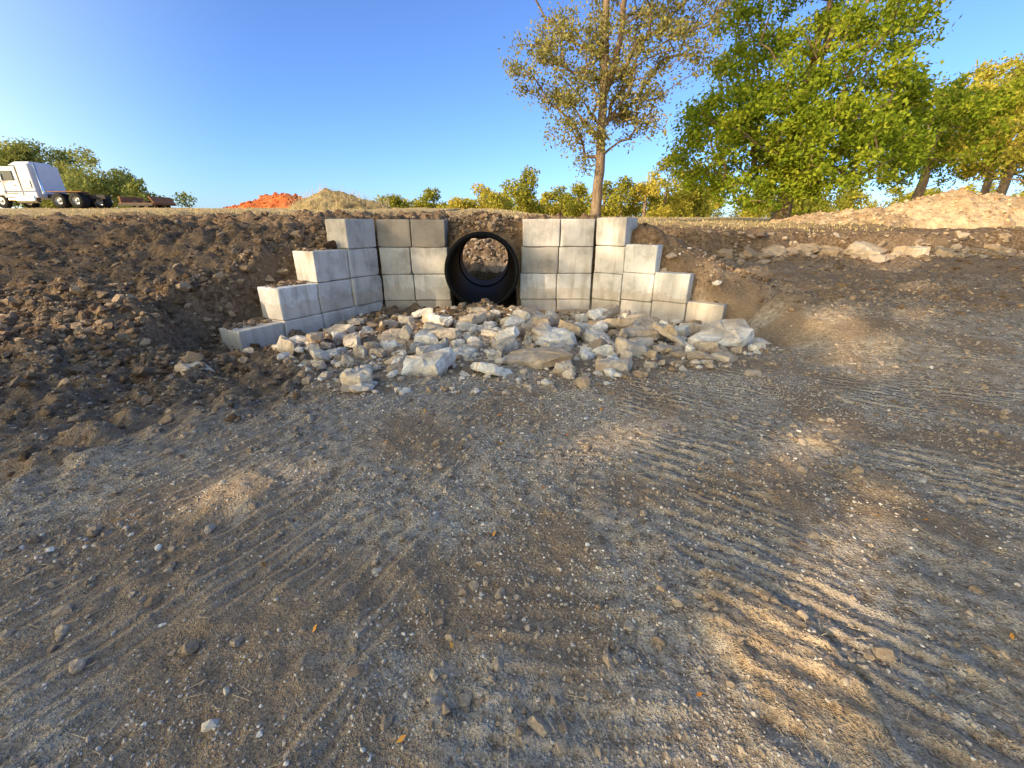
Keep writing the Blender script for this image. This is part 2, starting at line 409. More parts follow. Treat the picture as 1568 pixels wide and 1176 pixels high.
fs=[(.65,1.85,.025),(-.62,1.9,.025),(-.62,1.15,.035),(3.0,4.9,.1),(2.9,2.25,.045),(2.4,2.5,.05),(2.35,1.15,.16),(-.3,2.4,.03),(-3.3,2.9,.05),(-1.0,3.6,.045),(1.5,4.3,.05)]
fp=np.array([(a,b,float(H(a,b))) for a,b,_ in fs])
scatter('fieldstone',fp,np.array([s for _,_,s in fs]),Mclodg,2,.40,.08,seed=25,sink=.35)

# ------------------------------------------------------------------ concrete blocks
def n3(p,s,seed):
    return fbm(p[:,0]*s+p[:,2]*s*.7+seed,p[:,1]*s-p[:,2]*s*.9+seed*1.7,3,int(seed)%97)
def block_mesh(Lx,Dy,Hz,M,seed):
    VV=[];FF=[];off=0
    h=np.array([Lx,Dy,Hz])/2
    g=np.array([-1,-.96,-.9,-.75,-.5,-.25,0,.25,.5,.75,.9,.96,1.0])
    m=len(g)
    A,B=np.meshgrid(g,g); idx=np.arange(m*m).reshape(m,m)
    f=np.stack([idx[:-1,:-1],idx[:-1,1:],idx[1:,1:],idx[1:,:-1]],-1).reshape(-1,4)
    for ax in range(3):
        for sg in (-1,1):
            P=np.zeros((m*m,3)); u,v=(ax+1)%3,(ax+2)%3
            P[:,ax]=sg; P[:,u]=A.ravel(); P[:,v]=B.ravel()
            P=P*h
            rr=.010+.035*ss(.56,.76,n3(P,6,seed))+.01*n3(P,15,seed+3)
            q=np.clip(P,-(h-rr[:,None]),h-rr[:,None]); d=P-q
            ln=np.linalg.norm(d,axis=1,keepdims=True)+1e-9
            P=q+d/ln*rr[:,None]
            P=P+ (n3(P,3,seed+5)-.5)[:,None]*.010*np.sign(d)
            W=(P@np.array(M.to_3x3()).T)+np.array(M.translation)
            VV.append(W); FF.append((f if sg>0 else f[:,::-1])+off); off+=m*m
    return np.concatenate(VV),np.concatenate(FF)
C=MB('weathered_concrete'); C.rough(.85); C.b.inputs['Specular IOR Level'].default_value=.2
cc=C.ramp(C.attr('tint'),[(0,(.34,.30,.25)),(.5,(.61,.58,.54)),(1,(.78,.76,.735))])
cn=C.noise(2.2,5,.65)
cc=C.mix(1.0,cc,C.ramp(cn,[(.3,.62),(.5,.97),(.7,1.1)]),'MULTIPLY')
mp=C.N('ShaderNodeMapping'); mp.inputs['Scale'].default_value=(7,7,.9); C.L(C.geo.outputs['Position'],mp.inputs['Vector'])
st=C.noise(1.0,4,.6,mp.outputs[0])
cc=C.mix(C.ramp(st,[(.51,0.0),(.72,.6)]),cc,(.31,.26,.20))
cc=C.mix(C.ramp(C.noise(5,4,.7),[(.58,0.0),(.72,.55)]),cc,(.45,.35,.235))
sx=C.N('ShaderNodeSeparateXYZ'); C.L(C.geo.outputs['Position'],sx.inputs[0])
spl=C.math('ADD',sx.outputs['Z'],C.math('MULTIPLY',C.noise(6,4),-.5))
cc=C.mix(C.ramp(spl,[(-.0,.4),(.04,.0)]),cc,(.42,.32,.22))
C.color(cc)
vc=C.noise(70,2,.8)
C.bump(C.math('ADD',C.math('MULTIPLY',vc,.5),cn),.5,.014)
ZT=[1.78,1.18,.58,-.02]
def build_wall(name,blocks,seed):
    VV=[];FF=[];TT=[];off=0; r=np.random.default_rng(seed)
    for i,(px,py,dx,dy,L_,zt,tint) in enumerate(blocks):
        nxn=np.array([-dy,dx]) 
        D=.6; hh=.590
        if nxn[1]<0: nxn=-nxn
        jo=r.normal(0,.014); cx=px+dx*L_/2+nxn[0]*(D/2+jo); cy=py+dy*L_/2+nxn[1]*(D/2+jo)
        ang=math.atan2(dy,dx)+r.normal(0,.011)
        M=Matrix.Translation((cx,cy,zt-.3+r.normal(0,.002)))@Matrix.Rotation(ang,4,'Z')
        v,f=block_mesh(L_-.02,D,hh,M,i*3+seed)
        VV.append(v);FF.append(f+off);off+=len(v)
        TT+= [float(np.clip(tint+r.normal(0,.20),0,1))]*len(f)
    ob=mesh_obj(name,np.concatenate(VV),np.concatenate(FF),C.m,{'tint':('FACE',TT)},smooth=True)
    import bmesh
    bm=bmesh.new(); bm.from_mesh(ob.data); bmesh.ops.remove_doubles(bm,verts=bm.verts,dist=.0005)
    bmesh.ops.recalc_face_normals(bm,faces=bm.faces); bm.to_mesh(ob.data); bm.free()
    return ob
bl=[]
for row in range(4):
    if row==0: cuts=[-3.06,-2.28,-1.50]
    else: cuts=[-3.04,-2.36+.03*row,-1.49+.02*row]
    for a,b in zip(cuts[:-1],cuts[1:]): bl.append((a,10.0,1,0,b-a,ZT[row],[-.1,.4,.5,.3][row]))
    d=np.array([-1.6,-3.05]); d=d/np.linalg.norm(d)
    for k in range(row+1):
        p=np.array([-3.07,9.98])+d*.86*(k)
        bl.append((p[0],p[1],d[0],d[1],.86,ZT[row]-.004*k,[.45,.6,.8,.9][row]))
build_wall('concrete_block_wall',bl,3)
br_=[]
for row in range(4):
    o=[0,-.03,-.06,-.04][row]
    cuts=[.24+o,1.10+o*.6,1.88]
    for a,b in zip(cuts[:-1],cuts[1:]): br_.append((a,10.1,1,0,b-a,ZT[row]+.01,[.3,.45,.5,.5][row]))
    d=np.array([.58,-.45]); d=d/np.linalg.norm(d)
    for k in range(row+1):
        p=np.array([1.90,10.08])+d*.734*k
        br_.append((p[0],p[1],d[0],d[1],.734,ZT[row]+.01+.05*(k+.5)+.002*k,[.45,.55,.65,.8][row]))
build_wall('concrete_block_wall',br_,40)
TP=[]
for row in range(1,4):
    d=np.array([-1.6,-3.05]); d=d/np.linalg.norm(d); nrm=np.array([-.886,.465])
    for _ in range(70):
        q=np.array([-3.07,9.98])+d*.86*(row+r.uniform(.1,.95))+nrm*r.uniform(.18,.58); TP.append((q[0],q[1],ZT[row]-.01))
    d=np.array([.58,-.45]); d=d/np.linalg.norm(d); nrm=np.array([.613,.79])
    for _ in range(40):
        q=np.array([1.90,10.08])+d*.734*(row+r.uniform(.1,.95))+nrm*r.uniform(.2,.58); TP.append((q[0],q[1],ZT[row]+.05*(row+.5)))
TP=np.array(TP); scatter('dirt_clods',TP,.03*np.exp(r.normal(0,.5,len(TP))),Mclod,1,.7,.24,seed=34,sink=.1)

# ------------------------------------------------------------------ culvert pipe
def tube_rev(name,prof,c0,c1,seg,mat,parent=None):
    c0=np.array(c0,float);c1=np.array(c1,float); Ln=np.linalg.norm(c1-c0); ax=(c1-c0)/Ln
    u=np.cross(ax,[0,0,1.]) if abs(ax[2])<.9 else np.cross(ax,[1.,0,0]);u/=np.linalg.norm(u); w=np.cross(u,ax)
    th=np.linspace(0,2*math.pi,seg,endpoint=False); m=len(prof)
    VV=np.array([[c0+ax*s+ (u*math.cos(t)+w*math.sin(t))*rr for t in th] for s,rr in prof]).reshape(-1,3)
    id_=np.arange(m*seg).reshape(m,seg); nxt=np.roll(id_,-1,1)
    f=np.stack([id_[:-1],nxt[:-1],nxt[1:],id_[1:]],-1).reshape(-1,4)
    return mesh_obj(name,VV,f,mat,smooth=True,parent=parent)
PM=MB('black_hdpe'); PM.rough(.55); PM.b.inputs['Specular IOR Level'].default_value=.10
PM.color(PM.mix(PM.ramp(PM.noise(3,5,.6),[(.60,0.0),(.8,.2)]),(.004,.005,.006),(.04,.032,.024))); PM.bump(PM.noise(30,2),.08,.01)
pe=empty('culvert_pipe',(0,0,0))
Lp=4.5; prof=[]
prof.append((0.0,.745)); prof.append((0,.815))
s=.03
while s<Lp-.1:
    for ds,rr in [(0,.82),(.07,.82),(.085,.77),(.12,.77),(.135,.82)]: prof.append((s+ds,rr))
    s+=.15
prof.append((Lp,.80)); prof.append((Lp,.745))
s=Lp
while s>.0:
    prof.append((s,.744)); prof.append((s-.05,.728)); s-=.15
prof.append((0,.745))
tube_rev('pipe_shell',prof,(-.67,9.62,.69),(-.87,14.30,.69),72,PM.m,pe)
tube_rev('rim_ring',[(-.012,.735),(-.035,.75),(-.035,.815),(-.012,.835),(.05,.835),(.05,.735)],(-.67,9.62,.69),(-.87,14.30,.69),72,PM.m,pe)
tube_rev('inner_coupling',[(2.9,.735),(2.9,.70),(3.0,.70),(3.0,.735)],(-.67,9.62,.69),(-.87,14.30,.69),72,PM.m,pe)
Mfill=stone_mat('fill_soil',[(0,(.15,.092,.052)),(1,(.27,.185,.11))],12,.9)
xs2=np.linspace(-2.1,.75,60)
def fillfront(x,z): return 10.18+.16*(fbm(x*3,z*3,3,71)-.5)
zpipe=lambda x: .69+np.sqrt(np.clip(.80**2-(x+.69)**2,0,None))-0.02
rowsN=10
P=[]
hump=.13*np.exp(-((xs2+.6)/.55)**2)
for j in range(rowsN):
    t=j/(rowsN-1)
    zb=np.where(np.abs(xs2+.69)<.80,zpipe(xs2),-.3); 
    z_=zb*(1-t)+(1.68+hump)*t
    y_=fillfront(xs2,z_)+.42*t*t
    P.append(np.stack([xs2,y_,z_+.08*t*(fbm(xs2*4,xs2*0+t*2,3,72)-.5)],-1))
ytop=np.linspace(10.8,14.9,30)
for yy in ytop:
    zt=1.74+hump*(1-ss(11,12.5,yy))+.06*(fbm(xs2*3,yy*3+xs2*0,3,73)-.5)*2
    zt=zt-.5*ss(14.4,14.9,yy+xs2*0)
    P.append(np.stack([xs2,np.full_like(xs2,yy),zt],-1))
P=np.array(P); mm=P.shape[0]; kk=len(xs2); id_=np.arange(mm*kk).reshape(mm,kk)
f=np.stack([id_[:-1,:-1],id_[:-1,1:],id_[1:,1:],id_[1:,:-1]],-1).reshape(-1,4)
mesh_obj('embankment_fill',P.reshape(-1,3),f,Mfill,{'tint':('POINT',fbm(P[:,:,0]*3,P[:,:,1]*3,3,74).ravel())},smooth=True)
PF=P[3:14].reshape(-1,3); PF=PF[(PF[:,0]>-1.6)&(PF[:,0]<.35)&(PF[:,2]>1.35)]
i_=r.integers(0,len(PF),620); q=PF[i_]+r.normal(0,.02,(620,3))
scatter('dirt_clods',q,.034*np.exp(r.normal(0,.5,620)),Mclod,1,.8,.26,seed=33,sink=.3)

# ------------------------------------------------------------------ mounds
def mound(name,pts_,w,mat,seed,amp=.25,res=.16):
    pts_=np.array(pts_,float)
    x0,x1=pts_[:,0].min()-w*1.6,pts_[:,0].max()+w*1.6; y0,y1=pts_[:,1].min()-w*1.6,pts_[:,1].max()+w*1.6
    xs_=np.arange(x0,x1,res); ys_=np.arange(y0,y1,res); Xm,Ym=np.meshgrid(xs_,ys_)
    best=np.zeros_like(Xm)
    for a,b in zip(pts_[:-1],pts_[1:]):
        d=b[:2]-a[:2]; L2=d@d
        t=np.clip(((Xm-a[0])*d[0]+(Ym-a[1])*d[1])/L2,0,1)
        dist=np.hypot(Xm-(a[0]+t*d[0]),Ym-(a[1]+t*d[1])); hh=a[2]+t*(b[2]-a[2])
        ww=w*(.45+.55*hh/pts_[:,2].max())
        best=np.maximum(best,hh*np.clip(1-dist/ww*(1+.7*(fbm(Xm*.8,Ym*.8,3,seed)-.5)),0,1)**.9)
    Zm=best*(1+amp*(fbm(Xm*1.1,Ym*1.1,4,seed+1)-.5)*2)+(.22*np.abs(fbm(Xm*2,Ym*2,4,seed+2)-.5)*2+.10*(fbm(Xm*6,Ym*6,3,seed+7)-.5))*(best>0.02)
    Zm=base(Xm,Ym)+Zm-.12*(best<.03)
    idm=np.arange(Xm.size).reshape(Xm.shape)
    f=np.stack([idm[:-1,:-1],idm[:-1,1:],idm[1:,1:],idm[1:,:-1]],-1).reshape(-1,4)
    ob=mesh_obj(name,np.stack([Xm,Ym,Zm],-1).reshape(-1,3),f,mat,{'tint':('POINT',fbm(Xm*1.5,Ym*1.5,4,seed+3).ravel())},smooth=True)
    sel=np.where(best.ravel()>.06)[0]
    return ob,np.stack([Xm.ravel()[sel],Ym.ravel()[sel],Zm.ravel()[sel]],-1)
Mred=stone_mat('red_clay',[(.2,(.50,.12,.035)),(.8,(.68,.23,.08))],4,.9)
Mtan=stone_mat('tan_soil',[(.2,(.38,.255,.14)),(.8,(.60,.44,.285))],5,1.0)
Mbrn=stone_mat('weedy_soil',[(.2,(.23,.17,.08)),(.8,(.36,.28,.14))],3,.9)
_,q1=mound('red_dirt_mound',[(-23.5,40,.5),(-21.5,40,1.2),(-19.5,40,1.35),(-17.6,40,.7)],2.6,Mred,81,.25)
_,q2=mound('weedy_dirt_mound',[(-13.6,31,.8),(-12.6,31,1.15),(-11.3,31,1.0),(-9.6,31,.5)],2.2,Mbrn,85,.25)
_,q3=mound('tan_dirt_mound',[(11.0,17.0,.28),(12.4,16.8,.45),(14.3,16.5,.68),(15.9,16.3,1.22),(17.2,16.2,.95),(21,16,.85)],2.3,Mtan,90,.3,.10)
i_=r.integers(0,len(q3),2600); scatter('tan_dirt_clods',q3[i_],.035*np.exp(r.normal(0,.5,2600)),Mtan,1,.8,.24,seed=92)
i_=r.integers(0,len(q1),500); scatter('red_dirt_clods',q1[i_],.08*np.exp(r.normal(0,.4,500)),Mred,1,.8,.24,seed=93)

# ------------------------------------------------------------------ foliage
def leaf_mat(name,stops,trans=.35):
    m=MB(name); nt=m.nt
    c=m.ramp(m.attr('tint'),stops)
    nt.nodes.remove(m.b)
    out=[n for n in nt.nodes if n.type=='OUTPUT_MATERIAL'][0]
    df=m.N('ShaderNodeBsdfDiffuse'); m.L(c,df.inputs[0])
    if trans<=0: m.L(df.outputs[0],out.inputs[0]); return m.m
    tr=m.N('ShaderNodeBsdfTranslucent'); mx=m.N('ShaderNodeMixShader')
    mx.inputs[0].default_value=trans
    m.L(c,tr.inputs[0]); m.L(df.outputs[0],mx.inputs[1]); m.L(tr.outputs[0],mx.inputs[2])
    m.L(mx.outputs[0],out.inputs[0])
    return m.m
def leaf_mesh(name,P,size,mat,r,parent=None,tint=None,asp=.55,flatbias=0.0):
    n=len(P)
    u=r.normal(size=(n,3)); u/=np.linalg.norm(u,axis=1,keepdims=True)
    w=r.normal(size=(n,3)); w[:,2]+=flatbias
    v=np.cross(w,u); v/=np.linalg.norm(v,axis=1,keepdims=True)+1e-9
    s=(size*np.exp(r.normal(0,.25,n)))[:,None]
    a=P-u*s*.5; b=P+v*s*asp*.5; c=P+u*s*.5; d=P-v*s*asp*.5
    VV=np.stack([a,b,c,d],1).reshape(-1,3); f=np.arange(4*n).reshape(n,4)
    if tint is None: tint=r.uniform(0,1,n)
    return mesh_obj(name,VV,f,mat,{'tint':('FACE',np.clip(tint,0,1))},parent=parent)
def segs_mesh(name,p0,p1,r0,r1,mat,parent,k=6):
    d=p1-p0; ln=np.linalg.norm(d,axis=1,keepdims=True)+1e-9; d=d/ln
    ref=np.where(np.abs(d[:,2:3])>.9,np.array([[1.,0,0]]),np.array([[0,0,1.]]))
    u=np.cross(d,ref); u/=np.linalg.norm(u,axis=1,keepdims=True); w=np.cross(d,u)
    th=np.linspace(0,2*math.pi,k,endpoint=False)
    rg=u[:,None,:]*np.cos(th)[None,:,None]+w[:,None,:]*np.sin(th)[None,:,None]
    A=p0[:,None,:]-d[:,None]*r0[:,None,None]*.3+rg*r0[:,None,None]; B=p1[:,None,:]+rg*r1[:,None,None]
    VV=np.concatenate([A,B],1).reshape(-1,3)
    i=np.arange(k); j=(i+1)%k
    f=np.stack([i,j,j+k,i+k],-1)
    FF=(f[None]+(np.arange(len(p0))*2*k)[:,None,None]).reshape(-1,4)
    return mesh_obj(name,VV,FF,mat,smooth=True,parent=parent)
B_=MB('bark'); B_.rough(.95)
mpb=B_.N('ShaderNodeMapping'); mpb.inputs['Scale'].default_value=(14,14,2.5); B_.L(B_.geo.outputs['Position'],mpb.inputs['Vector'])
bn=B_.noise(1,4,.7,mpb.outputs[0]); B_.color(B_.ramp(bn,[(.3,(.11,.075,.048)),(.7,(.34,.25,.17))])); B_.bump(bn,.8,.03)
BARK=B_.m
def make_tree(name,x,y,trunk,trunk_r,ells,cl_r,lpc,leaf,mat,seed,keep=None,bark=BARK,rmin=.012,step=.45,gap=.0,flat=.75,droop=0.,expo=.47,forks=(),zlow=.22,gs=.45):
    r=np.random.default_rng(seed)
    z0=float(base(np.array(float(x)),np.array(float(y))))-.15
    root=empty(name,(x,y,z0)); 
    nodes=[];par=[];fixed=[];T=np.array(trunk,float)
    cum=np.concatenate([[0],np.cumsum(np.linalg.norm(np.diff(T,axis=0),axis=1))])
    m=max(3,int(cum[-1]/.5)); sp=np.linspace(0,cum[-1],m)
    tp=np.stack([np.interp(sp,cum,T[:,i]) for i in range(3)],-1)
    tp[1:-1,:2]+=r.normal(0,.02,(m-2,2))
    tr=trunk_r*(1-.75*sp/sp[-1]); tr[0]*=1.35
    for i in range(m): nodes.append(tp[i]); par.append(i-1); fixed.append(tr[i])
    for (zf,fpts,fr) in forks:
        prev=int(np.argmin(np.abs(tp[:,2]-zf))); FT=np.array([tp[prev]]+list(fpts),float)
        cu=np.concatenate([[0],np.cumsum(np.linalg.norm(np.diff(FT,axis=0),axis=1))]); q=max(3,int(cu[-1]/.5))
        for t in np.linspace(0,cu[-1],q)[1:]:
            nodes.append(np.array([np.interp(t,cu,FT[:,i]) for i in range(3)])+r.normal(0,.02,3)); par.append(prev); prev=len(nodes)-1; fixed.append(fr*(1-.7*t/cu[-1]))
    mf=len(nodes)
    A=[]
    for (cx,cy,cz,rx,ry,rz,n) in ells:
        d=r.normal(size=(n,3)); d/=np.linalg.norm(d,axis=1,keepdims=True)
        A.append(np.array([cx,cy,cz])+d*(r.uniform(0,1,(n,1))**.42)*np.array([rx,ry,rz]))
    A=np.concatenate(A)
    if gap>0:
        g=fbm(A[:,0]*gs+A[:,1]*gs*.6+seed,A[:,2]*gs*1.1-A[:,1]*gs*.5,3,seed)
        A=A[g>gap]
    tpp=np.array(nodes)
    td=np.min(np.linalg.norm(A[:,None,:]-tpp[None],axis=2),axis=1); A=A[np.argsort(td)]
    ends=[]
    zmin=tp[-1,2]*zlow
    for a in A:
        N_=np.array(nodes); d=np.linalg.norm(N_-a,axis=1)
        cost=d+1.2*np.clip(N_[:,2]-a[2]+.35*d,0,None)+50*(N_[:,2]<min(zmin,a[2]-.3))
        j=int(np.argmin(cost)); L_=d[j]; k=max(1,int(L_/step)); prev=j
        p0=nodes[j]; bend=r.normal(0,.06*L_,3); bend[2]+=(.10-droop)*L_
        for q in range(1,k+1):
            t=q/k; p=p0*(1-t)+a*t+bend*4*t*(1-t)*.6+r.normal(0,.03,3)*(q<k)
            nodes.append(p); par.append(prev); prev=len(nodes)-1
        ends.append(prev)
    N_=np.array(nodes); par=np.array(par); cnt=np.zeros(len(N_))
    cnt[ends]=1
    for i in range(len(N_)-1,0,-1): cnt[par[i]]+=cnt[i]
    rad=rmin*np.maximum(cnt,1)**expo
    rad[mf:]=np.minimum(rad[mf:],trunk_r*.5); rad[:mf]=fixed
    i=np.arange(1,len(N_)); pr=rad[par[i]]; pr=np.where((i>=mf),np.minimum(pr,rad[i]*1.5),pr)
    segs_mesh('trunk_and_branches',N_[par[i]],N_[i],pr,rad[i],bark,root,6)
    E=N_[ends]; n=len(E)
    thin=np.where((cnt<=2)&(np.arange(len(N_))>mf))[0]; E=np.concatenate([E,N_[r.choice(thin,min(len(thin),n),replace=False)]])
    n=len(E); rep=r.poisson(lpc,n); idx_=np.repeat(np.arange(n),rep)
    crr=cl_r*r.uniform(.6,1.25,n)
    off=r.normal(size=(len(idx_),3))*crr[idx_][:,None]*np.array([.55,.55,.55*flat])
    P=E[idx_]+off
    ct=r.uniform(0,1,n)
    tint=.6*ct[idx_]+.4*r.uniform(0,1,len(idx_))
    if keep is not None:
        kk=keep(P+np.array([x,y,z0]),r); P=P[kk]; tint=tint[kk]
    leaf_mesh('foliage',P,leaf,mat,r,root,tint)
    return root
Lgreen=leaf_mat('leaf_green',[(0,(.10,.16,.016)),(.5,(.25,.33,.03)),(1,(.45,.47,.05))],.42)
Lgreen2=leaf_mat('leaf_green_far',[(0,(.16,.19,.05)),(.5,(.26,.29,.08)),(1,(.40,.38,.12))],.3)
Lolive=leaf_mat('leaf_olive',[(0,(.16,.16,.05)),(.5,(.30,.285,.09)),(1,(.46,.40,.15))],.35)
Lyel=leaf_mat('leaf_autumn',[(0,(.20,.21,.035)),(.5,(.40,.38,.055)),(1,(.62,.49,.10))],.35)
make_tree('elm_tree',3.55,19.2,[(0,0,0),(.05,0,3.0),(.0,.1,6),(-.15,.1,8.5),(-.3,0,11.5)],.24,
  [(.2,0,8.6,3.1,2.6,3.4,150),(-1.6,0,6.4,2.3,1.6,2.2,90),(1.7,0,6.0,2.3,1.8,2.3,95),(.6,0,11.6,3.8,2.4,2.2,120),(-1.0,0,4.2,1.4,1.1,1.5,40),(.9,0,3.7,1.5,1,1.5,42),(-2.8,.0,9.3,1.9,1.2,1.7,52),(3.0,0,8.6,1.8,1.4,1.7,46),(-.5,0,2.8,.9,.6,1.0,14)],
  .46,56,.115,Lolive,101,gap=.41,rmin=.014,droop=.05,forks=[(4.6,[(.45,0,6.0),(.6,.1,8.5),(1.0,0,11.5)],.15)],gs=.7)
make_tree('oak_tree',13.4,22.5,[(0,0,0),(.1,0,2),(-.1,0,5),(.2,0,9)],.40,
  [(-.3,0,7.0,4.5,4.4,4.5,290),(-2.9,-.5,3.8,2.9,3.0,2.6,130),(.6,-1.6,3.0,3.4,3.0,2.0,150),(3.2,0,9.4,2.7,3,2.4,95),(-1.5,0,10.8,3.4,3,2.3,100),(5.0,0,11.0,1.8,2,1.7,42),(-4.4,0,2.4,1.7,1.8,1.9,60),(3.2,-.6,5.0,1.7,2,1.7,55),(-2.0,-1.2,1.7,2.2,1.4,1.1,50),(3.6,-.8,2.6,1.8,1.4,1.1,40)],
  .54,68,.165,Lgreen,103,gap=.48,rmin=.017,gs=.6)
make_tree('oak_tree',23.0,26.0,[(0,0,0),(.1,0,2),(0,0,4),(.2,0,6)],.30,
  [(0,0,4.3,3.3,3,2.8,95),(-2.8,-.3,3.1,2.2,2,1.7,50),(1.5,0,5.6,2.2,2,1.8,40)],.55,56,.18,Lgreen,104,gap=.42,rmin=.014)
make_tree('oak_tree',33.0,31.0,[(0,0,0),(.1,0,2),(0,0,5),(.2,0,8)],.34,
  [(0,0,6.2,4.2,4,3.6,110),(-3.6,0,5.0,2.6,2.5,2.2,55),(2.8,0,5.0,3,3,3,60)],.65,50,.24,Lyel,105,gap=.40,rmin=.016)
make_tree('oak_tree',38.0,37.0,[(0,0,0),(.1,0,2),(0,0,5),(.2,0,8)],.34,
  [(0,0,8,4.6,4,4.0,120),(-4,0,7.0,3.0,3,2.6,50)],.7,48,.26,Lyel,106,gap=.40,rmin=.016)
make_tree('oak_tree',27.5,24.0,[(0,0,0),(.1,0,2),(0,0,4.5)],.28,
  [(0,0,5.0,3.6,3,3.0,95),(-2,0,3.6,2.4,2,1.7,36)],.6,56,.18,Lyel,107,gap=.42,rmin=.014)
def tree_line(name,spec,mat,seed,leaf=.34,dens=70):
    r=np.random.default_rng(seed); root=empty(name); PP=[];TT=[];p0=[];p1=[];r0=[]
    for (x,y,top,w) in spec:
        zb=float(base(np.array(float(x)),np.array(float(y)))); h=top-zb
        nb=r.integers(9,14); base_t=r.uniform(.05,.6)
        for _ in range(nb):
            t=r.uniform(.12,.93)
            cz=zb+h*t; sh=max(.15,1-abs(t-.42)*1.55)
            cx=x+r.normal(0,w*.42)*sh; cy=y+r.normal(0,w*.35)*sh
            rr=w*r.uniform(.20,.40)*(.55+.45*sh); n=int(dens*(rr/.8)**2*1.7)
            d=r.normal(size=(n,3)); d/=np.linalg.norm(d,axis=1,keepdims=True)
            d=d*(r.uniform(0,1,(n,1))**.4)*rr*np.array([1,1,.8])*r.uniform(.8,1.25,(n,1))
            q=d+np.array([cx,cy,cz]); q=q[q[:,2]<top+.5]; PP.append(q); TT.append(np.full(len(q),base_t+r.uniform(-.1,.25))+r.normal(0,.15,len(q)))
        p0.append((x,y,zb-.2)); p1.append((x+r.normal(0,.2),y,zb+h*.6)); r0.append(.1+.02*h)
    segs_mesh('trunks',np.array(p0),np.array(p1),np.array(r0),np.array(r0)*.5,BARK,root)
    leaf_mesh('foliage',np.concatenate(PP),leaf,mat,r,root,np.concatenate(TT))
def zs(v):
    yc=(588-v)/640; return (yc*.935-.355)/(.935+.355*yc)
sp=[]
for u,v,w in [(600,300,3.8),(632,306,3.2),(664,290,4.0),(700,306,3.6),(742,280,3.8),(772,296,3.4),(802,258,4.2),(832,292,3.4),(860,284,3.8),(888,278,3.8),(925,278,4.4),(955,272,4),(990,246,3.8),(1018,232,4.2),(1048,250,4.4),(1075,236,4.4)]:
    Yd=62+rng.uniform(-6,8); sp.append(((u-784)/704*Yd,Yd,1.65+zs(v)*Yd,w))
tree_line('distant_tree_line',sp,Lyel,111,.32,85)
sp=[]
for u,v,w in [(-60,200,6),(5,198,6),(45,208,6),(85,224,5.5),(120,238,5),(150,250,4.4),(180,262,4),(205,278,3.4),(222,296,2.2),(60,235,5),(20,230,5),(100,255,5)]:
    Yd=50+rng.uniform(-3,6); yc=(588-v)/640; sp.append(((u-784)/640/(.935+.355*yc)*Yd,Yd,1.65+zs(v)*Yd,w))
tree_line('distant_tree_line',sp,Lgreen2,112,.28,85)
sp=[]
for k in range(80):
    x=-25+ k*2.6+rng.normal(0,1.0); Yd=95+rng.uniform(-10,25)
    sp.append((x,Yd,3.0+(rng.uniform(2.0,4) if x<30 else rng.uniform(4,8)),5.5))
tree_line('distant_tree_line',sp,Lyel,113,.55,20)

# ------------------------------------------------------------------ shade trees behind the photographer
lit=[(1.05,1.17,0,.22),(1.32,1.30,0,.18),(.82,1.0,0,.16),(1.2,1.5,0,.14),(2.53,2.98,.0,.22),(2.5,2.42,0,.18),(.85,3.1,0,.16),(1.12,3.2,0,.14),
 (-1.83,2.32,0,.18),(-.1,2.6,0,.04),(4.5,5.4,.25,.32),(4.9,6.5,.4,.30),(4.2,4.7,.1,.14),(6.3,6.5,.4,.20),(5.2,9.5,.6,.35),(7.5,8,.7,.2),(8.5,10,1,.3),
 (-7.6,6,.4,.6),(-6.3,5.7,.25,.4),(-8.7,7,.5,.6),(-6.6,7.6,.6,.2),(-9,9.5,1.2,.2),(-11,8,.8,.5),(-6,9.2,1.1,.15),(-12,10,1.4,.4),(-5,11.5,1.7,.4),(-9,5.4,.3,.3),
 (-4.6,7.85,.3,.36),(-4.2,8.65,.9,.36),(-4.9,7.1,-.2,.34),(-1.8,10,.88,.20),(-2.6,10,1.6,.08),
 (.7,10,1.35,.14),(.5,10,.55,.16),(1.5,10,.9,.06),(1.3,10,.1,.14),(2.2,9.8,1.35,.16),(3.0,9.2,.6,.18),(2.6,9.5,-.05,.12),(3.6,8.7,.6,.12),(3.9,8.5,0,.22),
 (-2.3,7.8,0,.45),(-1.3,8,0,.30),(-.8,7,0,.22),(-2.9,6.3,0,.22),(.8,7.5,0,.18),(1.9,8,0,.24),(-.3,8.9,0,.34),(-3.4,6.7,-.2,.24),(-2,9,0,.3),(16,16,2.5,2.5),(12.5,16.5,2,1.2)]
LP=np.array([(a,b,c) for a,b,c,_ in lit]); LR=np.array([d for *_,d in lit])
def keep(P,r):
    D=P[:,None,:]-LP[None]; t=D@S
    d2=(D*D).sum(2)-t*t
    hit=(d2<((LR[None]*1.15+.12)**2)).any(1)
    k=~hit
    k&=(P[:,1]<-.4)
    return k
Lsh=leaf_mat('leaf_shade',[(0,(.10,.13,.02)),(1,(.24,.26,.05))],0)
for i,(tx,ty) in enumerate([(-9.0,-17.2),(-16.5,-17.6),(-24,-17.2),(-31.5,-17.5),(-39,-17.3),(-46,-17.6),(-53,-17.3)]):
    zc=15.8
    make_tree('shade_tree',tx,ty,[(0,0,0),(.1,0,3),(-.1,0,9),(.1,0,18)],.42,
      [(0,0,zc,4.2,2.6,5.0,135),(-2.6,0,zc-.6,2.8,2.2,4.3,62),(2.6,0,zc-.4,2.8,2.2,4.3,62)],.9,66,.35,Lsh,120+i,keep=keep,rmin=.012,zlow=.45)

